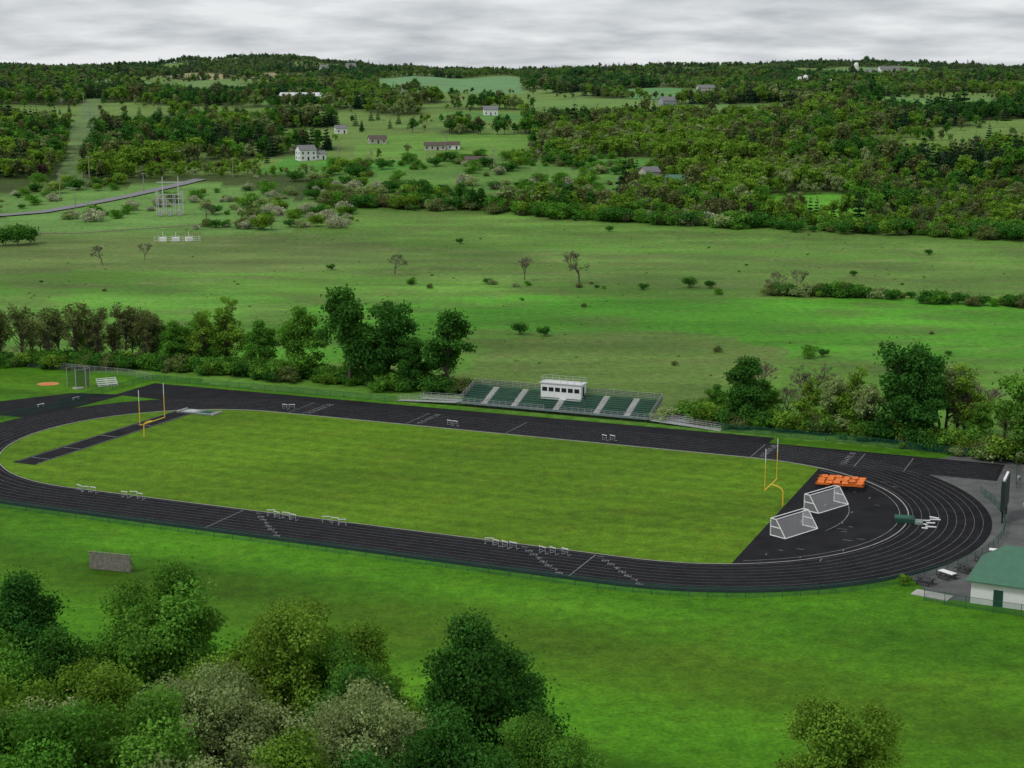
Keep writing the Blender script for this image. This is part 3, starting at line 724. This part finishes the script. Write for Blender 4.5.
FG=[("maple_tree",F1,-31,131,1.0),("maple_tree",F4,-19.5,128,1.0),("maple_tree",F4,-14.5,133,.8),("dark_maple_tree",F2,-2.2,121,1.03),("flowering_tree",F3,-23,117,.98),("flowering_tree",F3,-10.5,113,1.0),
("dark_maple_tree",F2,-46,136,.94),("maple_tree",F1,-44,121,.85),("flowering_tree",F3,-36,110,1.0),("maple_tree",F1,-27,104,.95),("maple_tree",F4,-16,103,.9),("dark_maple_tree",F2,-4,106,.9),("flowering_tree",F3,-45,108,.9),
("maple_tree",F1,-56,128,1.0),("maple_tree",F4,-34,121,.85),("maple_tree",F4,25.5,113,.86),("dark_maple_tree",F2,-13,121,.8),("maple_tree",F1,2.5,113,.7),("maple_tree",F1,-60,112,1.0),
("dark_maple_tree",F2,-39.5,128,.84),("maple_tree",F1,-50,128,.9),("maple_tree",F4,-25,123,.8),("maple_tree",F1,-14,128,.72),("maple_tree",F4,-40,114,.95),("maple_tree",F1,-33,99,1.0),("flowering_tree",F3,-20,98,1.0),("dark_maple_tree",F2,-9,99,.9),("maple_tree",F4,-47,100,1.0),("maple_tree",F1,-38,104,.95),("maple_tree",F4,-8.5,118,.72),("flowering_tree",F3,-52,118,.85),("dark_maple_tree",F2,-53,137,.85)]
for nme,m_,x,y,s in FG: place(nme,m_,x,y,s)
Mm=[treemesh("mid_a",13,4.4,.6,60,11000,.42,[M_bark,G_mid],21,'egg',cr=(.2,.34)),treemesh("mid_b",13,4.2,.6,60,12000,.42,[M_bark,G_dark],22,'egg',cr=(.2,.34)),
 treemesh("mid_c",12,4.0,.7,50,5000,.36,[M_bark,G_bright],23,'egg',cr=(.16,.28),ntwig=40),treemesh("mid_d",11,4,1.2,46,3600,.34,[M_bark,G_pale],24,cr=(.15,.26),ntwig=44),
 treemesh("mid_e",11,3.8,.6,50,2400,.32,[M_bark,G_olive],25,'egg',cr=(.14,.24),ntwig=44),treemesh("mid_f",13,4.6,.5,60,12000,.42,[M_bark,G_dark],26,'round',cr=(.2,.32))]
Bm=[baremesh("bare_a",9,5,6),baremesh("bare_b",8,8,6),baremesh("bare_c",11,9,6)]
a_,b_,c_,d_,e_,f_=Mm
MT=[("dark_green_tree",b_,-33.5,317,1.62),("dark_green_tree",f_,-25.5,317,1.42),("dark_green_tree",b_,-13,312,1.32),("deciduous_tree",a_,-45,326,1.25),("deciduous_tree",a_,-54,331,.95),("deciduous_tree",a_,-31,322,1.0),
("spring_green_tree",c_,-62,337,1.3),("spring_green_tree",c_,-68,338,1.05),("deciduous_tree",a_,-74,338,.85),("dark_green_tree",f_,-20,313,.9),
("budding_tree",e_,-81,340,1.15),("budding_tree",e_,-86,343,1.25),("budding_tree",e_,-92,341,1.2),("budding_tree",e_,-97,342,1.3),("budding_tree",e_,-103,342,1.2),("budding_tree",e_,-109,342,1.25),("budding_tree",e_,-115,343,1.2),("budding_tree",e_,-121,346,1.1),
("dark_green_tree",b_,42.5,279,1.0),("deciduous_tree",a_,47,281,.6),("spring_green_tree",c_,61,272,1.0),("flowering_tree",d_,58.5,274,1.0),("flowering_tree",d_,63,269,.95),("dark_green_tree",f_,69,266,1.42),("dark_green_tree",b_,71.5,263,1.0),("flowering_tree",d_,77,270,1.3),("spring_green_tree",c_,79,266,1.15),("deciduous_tree",a_,86,252,1.35),("deciduous_tree",a_,91,256,1.2),("dark_green_tree",f_,97,250,1.2),
("deciduous_tree",a_,103,246,1.2)]
rq=random.Random(5)
for i in range(26):
    t_=i/25;MT.append((("budding_tree",e_),("flowering_tree",d_),("deciduous_tree",a_),("budding_tree",e_))[rq.randrange(4)]+(-128+62*t_+rq.uniform(-2,2),350-10*t_+rq.uniform(-3,3),rq.uniform(.65,1.15)))
for i in range(14):
    t_=i/13;MT.append((("budding_tree",e_),("spring_green_tree",c_),("deciduous_tree",a_))[rq.randrange(3)]+(38+70*t_+rq.uniform(-2,2),285-36*t_+rq.uniform(-2,3),rq.uniform(.45,.8)))
for nme,m_,x,y,s in MT: place(nme,m_,x,y,s)
for x,y,s,i in((-140,531,.9,0),(-129,546,.8,1),(-38,503,.95,0),(4,490,1.0,1),(21,482,1.35,0),(53,279,1.1,2),(51,283,.9,0),(45,284,1.1,2),(75,268,1.1,2),(82,266,1.0,2),(-135,690,1,0),(-100,650,.7,1),(78,455,.9,0),(85,462,.9,1)): place("bare_tree",Bm[i],x,y,s)
# ---------------------------------------------------------------- instanced masses
def srccol(name,meshes):
    c=bpy.data.collections.new(name)
    for i,m_ in enumerate(meshes):
        o=bpy.data.objects.new("%s_%02d"%(name,i),m_);c.objects.link(o)
    return c
def scatter(name,P,S,I,coll):
    n=len(P);me=bpy.data.meshes.new(name);me.vertices.add(n);me.vertices.foreach_set("co",np.asarray(P,np.float32).ravel())
    a=me.attributes.new("scl",'FLOAT_VECTOR','POINT');a.data.foreach_set("vector",np.asarray(S,np.float32).ravel())
    rt=np.zeros((n,3),np.float32);rt[:,2]=RS.rand(n)*6.283
    a=me.attributes.new("rot",'FLOAT_VECTOR','POINT');a.data.foreach_set("vector",rt.ravel())
    a=me.attributes.new("idx",'INT','POINT');a.data.foreach_set("value",np.asarray(I,np.int32))
    me.update();o=bpy.data.objects.new(name,me);COL.objects.link(o)
    t=bpy.data.node_groups.new(name+"_gn","GeometryNodeTree")
    t.interface.new_socket("Geometry",in_out='INPUT',socket_type='NodeSocketGeometry');t.interface.new_socket("Geometry",in_out='OUTPUT',socket_type='NodeSocketGeometry')
    N=t.nodes.new;gi=N("NodeGroupInput");go=N("NodeGroupOutput");ip=N("GeometryNodeInstanceOnPoints");ci=N("GeometryNodeCollectionInfo")
    ci.inputs["Collection"].default_value=coll;ci.inputs["Separate Children"].default_value=True;ci.inputs["Reset Children"].default_value=True
    ip.inputs["Pick Instance"].default_value=True
    def na(nm,ty):
        q_=N("GeometryNodeInputNamedAttribute");q_.data_type=ty;q_.inputs["Name"].default_value=nm
        return [s for s in q_.outputs if s.enabled and s.name=="Attribute"][0]
    L_=t.links.new;L_(gi.outputs[0],ip.inputs["Points"]);L_(ci.outputs[0],ip.inputs["Instance"]);L_(na("idx",'INT'),ip.inputs["Instance Index"]);L_(na("scl",'FLOAT_VECTOR'),ip.inputs["Scale"]);L_(na("rot",'FLOAT_VECTOR'),ip.inputs["Rotation"]);L_(ip.outputs[0],go.inputs[0])
    md=o.modifiers.new("inst",'NODES');md.node_group=t;return o
kinds=[("mid",G_mid,'round',.95),("dark",G_dark,'egg',1.),("bright",G_bright,'round',.9),("pale",G_pale,'round',.8),("olive",G_olive,'egg',.95),("con",G_con,'conifer',1.1),("blos",G_blos,'round',.45),("purp",G_purple,'egg',.7)]
far=[];
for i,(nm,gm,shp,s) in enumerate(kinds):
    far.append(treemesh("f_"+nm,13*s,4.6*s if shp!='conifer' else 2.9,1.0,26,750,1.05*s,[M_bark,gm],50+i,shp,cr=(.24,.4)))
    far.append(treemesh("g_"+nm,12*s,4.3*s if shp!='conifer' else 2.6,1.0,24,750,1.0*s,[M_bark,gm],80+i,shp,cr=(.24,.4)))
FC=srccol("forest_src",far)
def grid(x0,x1,y0,y1,sp):
    gx,gy=np.meshgrid(np.arange(x0,x1,sp),np.arange(y0,y1,sp));gx=gx.ravel()+ (RS.rand(gx.size)-.5)*sp*1.1;gy=gy.ravel()+(RS.rand(gy.size)-.5)*sp*1.1
    m=np.abs(gx)<.46*gy+60;return gx[m],gy[m]
def kindpick(x,y):
    n=len(x);a=fbm(x,y,120,1)+(RS.rand(n)-.5)*.35;b2=fbm(x,y,90,4)+(RS.rand(n)-.5)*.3;r=RS.rand(n)
    kd=np.zeros(n,int)
    kd[a>.52]=4;kd[a>.62]=2;kd[a<.42]=1;kd[(a>.46)&(a<.5)]=3
    kd[(b2>.67)]=5;kd[(b2<.35)]=2;kd[(b2<.40)&(r<.4)]=3
    kd[r<.035]=6;kd[(r>.992)]=7
    return kd
PX=[];PY=[];
for (y0,y1,sp) in((610,1150,6.5),(1150,2000,8.5),(2000,3200,12),(3200,4900,15)):
    gx,gy=grid(-.5*y1-60,.5*y1+60,y0,y1,sp);PX.append(gx);PY.append(gy)
gx=np.concatenate(PX);gy=np.concatenate(PY)
edge=(fbm(gx,gy,40,3)-.5)*26
Dg=gy+.47*gx
keep=(np.where(gx<-90,(gy>845+edge)|((gx<-300)&(gy>700)),(Dg>703+edge)))
for p,c in OPEN: keep&=~inpoly(gx,gy,p)
def dseg(x,y,p,q_):
    d=np.array(q_)-np.array(p);t=np.clip(((x-p[0])*d[0]+(y-p[1])*d[1])/(d@d),0,1);return np.hypot(x-p[0]-t*d[0],y-p[1]-t*d[1])
for i in range(len(rp)-1): keep&=dseg(gx,gy,rp[i],rp[i+1])>11
gap=fbm(gx,gy,130,6);keep&=~((gap>np.where((gx>60)&(gy<1000),.57,.515))&(gy>880)&(RS.rand(len(gx))<.93))
for (hx,hy,r) in((-120,917,14),(-196,1486,26),(-17,1247,16),(-47,962,14),(-20,884,12),(-86,1008,13),(-117,1079,12),(83,788,10),(71,812,9),(669,2829,45),(-324,3200,20),(-380,3220,20),(-110,1560,14),(200,1640,16),(130,1330,12),(344,1900,12)):
    keep&=np.hypot(gx-hx,gy-hy)>r
    keep&=~((np.abs(gx-hx*gy/hy)<r*.8)&(gy<hy)&(gy>hy-r*2.2-hy*.02))
gx=gx[keep];gy=gy[keep]
n=len(gx);kd=kindpick(gx,gy);gp=fbm(gx,gy,130,6)>.505
s=(.62+.6*RS.rand(n))*(1+.25*(fbm(gx,gy,60,0)-.5)*2);s*=np.where(gy>3000,.95,1)
s=s*np.where(gp,.6,1)*np.where(RS.rand(n)<.06,1.35,1)
S=np.stack([s*(.85+.3*RS.rand(n))]*2+[s],1)
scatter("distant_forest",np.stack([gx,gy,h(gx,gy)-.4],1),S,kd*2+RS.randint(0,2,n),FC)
def line(pts,dens,wd):
    X_=[];Y_=[]
    for i in range(len(pts)-1):
        L_=math.dist(pts[i],pts[i+1]);n=int(L_*dens);t=RS.rand(n);X_.append(pts[i][0]*(1-t)+pts[i+1][0]*t+RS.randn(n)*wd);Y_.append(pts[i][1]*(1-t)+pts[i+1][1]*t+RS.randn(n)*wd)
    return np.concatenate(X_),np.concatenate(Y_)
bush=[treemesh("bush_mesh_%d"%i,3.2,2.3,.1,16,1500,.34,[M_bark,gm],120+i,'round',cr=(.3,.5),trunk=.07) for i,gm in enumerate((G_mid,G_dark,G_bright,G_pale,G_olive,G_blos))]
BC=srccol("bush_src",bush)
def bushes(name,X_,Y_,s0,s1,pr):
    n=len(X_);s=s0+(s1-s0)*RS.rand(n)**1.5;I=RS.choice(6,n,p=pr)
    return scatter(name,np.stack([X_,Y_,h(X_,Y_)-.15],1),np.stack([s*1.15,s*1.15,s],1),I,BC)
X_,Y_=line([(-86,742),(-15,716),(55,672),(118,642),(201,613),(300,570)],.9,5)
bushes("field_edge_hedgerow",X_,Y_,.8,2.2,[.3,.3,.1,.08,.2,.02])
X_,Y_=line([(-150,342),(-81,338),(-40,322),(-10,309)],3.2,2.0)
bushes("undergrowth_hedge",X_,Y_,.35,1.2,[.35,.35,.12,.03,.15,0])
X_,Y_=line([(32,283),(60,272),(84,252),(120,238)],3.2,1.8)
bushes("undergrowth_hedge",X_,Y_,.4,1.3,[.3,.2,.2,.1,.2,0])
n=420;X_=RS.uniform(-100,60,n);Y_=RS.uniform(740,910,n);m=fbm(X_,Y_,30,2)>.47;bushes("clearing_shrubs",X_[m],Y_[m],.6,2.0,[.3,.2,.2,.1,.12,.08])
n=420;X_=RS.uniform(-250,-70,n);Y_=RS.uniform(650,840,n);m=(fbm(X_,Y_,30,5)>.48)
for i in range(len(rp)-1): m&=dseg(X_,Y_+14,rp[i],rp[i+1])>22
m&=(np.hypot(X_+155,Y_-700)>18)&~((np.abs(X_-Y_*(-155/709))<12)&(Y_<709)&(Y_>655))
bushes("roadside_shrubs",X_[m],Y_[m],.6,2.0,[.2,.15,.17,.15,.08,.25])
X_,Y_=line([(75,455),(98,451),(113,448)],1.1,1.6);bushes("meadow_shrub_line",X_,Y_,.6,1.4,[.2,.4,.1,.1,.2,0])
X_,Y_=line([(-40,484),(20,474),(75,457)],.10,2.5);bushes("meadow_shrub_line",X_,Y_,.3,.7,[.2,.3,.1,.1,.3,0])
X_,Y_=line([(118,438),(130,434),(160,430)],.9,1.6);bushes("meadow_shrub_line",X_,Y_,.6,1.3,[.2,.4,.1,.1,.2,0])
n=130;X_=RS.uniform(-260,260,n);Y_=RS.uniform(330,700,n);m=(np.abs(X_)<.4*Y_)&(fbm(X_,Y_,45,3)>.52);bushes("meadow_weeds",X_[m],Y_[m],.12,.35,[.25,.25,.1,.05,.35,0])
n=900;X_=RS.uniform(-260,260,n);Y_=RS.uniform(325,720,n);m=(np.abs(X_)<.4*Y_)&(fbm(X_,Y_,35,1)>.5)&(inv(X_,Y_)[1]>62);bushes("meadow_tall_grass_tufts",X_[m],Y_[m],.07,.15,[.35,0,.3,.05,.3,0])
for x,y,s,i in((2,382,1.0,1),(8,380,.8,1),(67,349,.9,0),(71,351,.6,1),(48,357,.5,4),(54,471,1.1,1),(60,470,.8,1),(-60,516,.7,1),(-52,444,.5,1),(20,430,.4,4),(-25,470,.5,4),(110,500,.6,1),(150,560,.7,1),(-20,600,.7,1),(40,640,.8,1),(-189,596,2.6,1),(-194,594,2.2,1),(-186,601,2.0,1),(36,340,.35,4),(90,345,.35,1),(100,352,.4,1),(-80,420,.5,3)): place("bush",bush[i],x,y,s)
x0,y0=W(79.7,-30.5);place("bush",bush[2],x0,y0,.42)
# ---------------------------------------------------------------- sky, sun, camera
w=bpy.data.worlds.new("World");sc.world=w;w.use_nodes=True;t=w.node_tree;t.nodes.clear();N=t.nodes.new;L_=t.links.new
sky=N("ShaderNodeTexSky");sky.sky_type='NISHITA';sky.sun_disc=False;sky.sun_elevation=math.radians(52);sky.sun_rotation=math.radians(-120)
bg=N("ShaderNodeBackground");bg.inputs["Strength"].default_value=.1;wo=N("ShaderNodeOutputWorld")
tc=N("ShaderNodeTexCoord");sp=N("ShaderNodeSeparateXYZ");L_(tc.outputs["Generated"],sp.inputs[0])
ad=N("ShaderNodeMath");ad.operation='MAXIMUM';ad.inputs[1].default_value=0;L_(sp.outputs[2],ad.inputs[0])
ad2=N("ShaderNodeMath");ad2.operation='ADD';ad2.inputs[1].default_value=.15;L_(ad.outputs[0],ad2.inputs[0])
cb=N("ShaderNodeCombineXYZ")
for i in(0,1):
    dv=N("ShaderNodeMath");dv.operation='DIVIDE';L_(sp.outputs[i],dv.inputs[0]);L_(ad2.outputs[0],dv.inputs[1]);L_(dv.outputs[0],cb.inputs[i])
nz=N("ShaderNodeTexNoise");nz.inputs["Scale"].default_value=1.9;nz.inputs["Detail"].default_value=6;nz.inputs["Roughness"].default_value=.52;L_(cb.outputs[0],nz.inputs["Vector"])
cr=N("ShaderNodeValToRGB");cr.color_ramp.elements[0].position=.36;cr.color_ramp.elements[0].color=(4.7,5.1,5.5,1);cr.color_ramp.elements[1].position=.62;cr.color_ramp.elements[1].color=(8.3,8.5,8.7,1)
L_(nz.outputs["Fac"],cr.inputs[0])
mx=N("ShaderNodeMix");mx.data_type='RGBA';mx.inputs[0].default_value=.93;L_(sky.outputs[0],mx.inputs[6]);L_(cr.outputs[0],mx.inputs[7]);L_(mx.outputs[2],bg.inputs[0]);L_(bg.outputs[0],wo.inputs[0])
sl=bpy.data.lights.new("sun",'SUN');sl.energy=1.5;sl.angle=math.radians(12);sl.color=(1,.97,.92)
so=bpy.data.objects.new("sun",sl);COL.objects.link(so);so.rotation_euler=(math.radians(38),0,math.radians(-60))
cam=bpy.data.cameras.new("camera");cam.sensor_width=36;cam.lens=1560/1024*36;cam.clip_end=20000;cam.clip_start=1
coo=bpy.data.objects.new("camera",cam);COL.objects.link(coo);coo.location=(0,0,62);coo.rotation_euler=(math.radians(90)-math.atan(304/1560.),0,0)
sc.camera=coo
sc.view_settings.view_transform='Standard';sc.view_settings.look='None';sc.view_settings.exposure=0
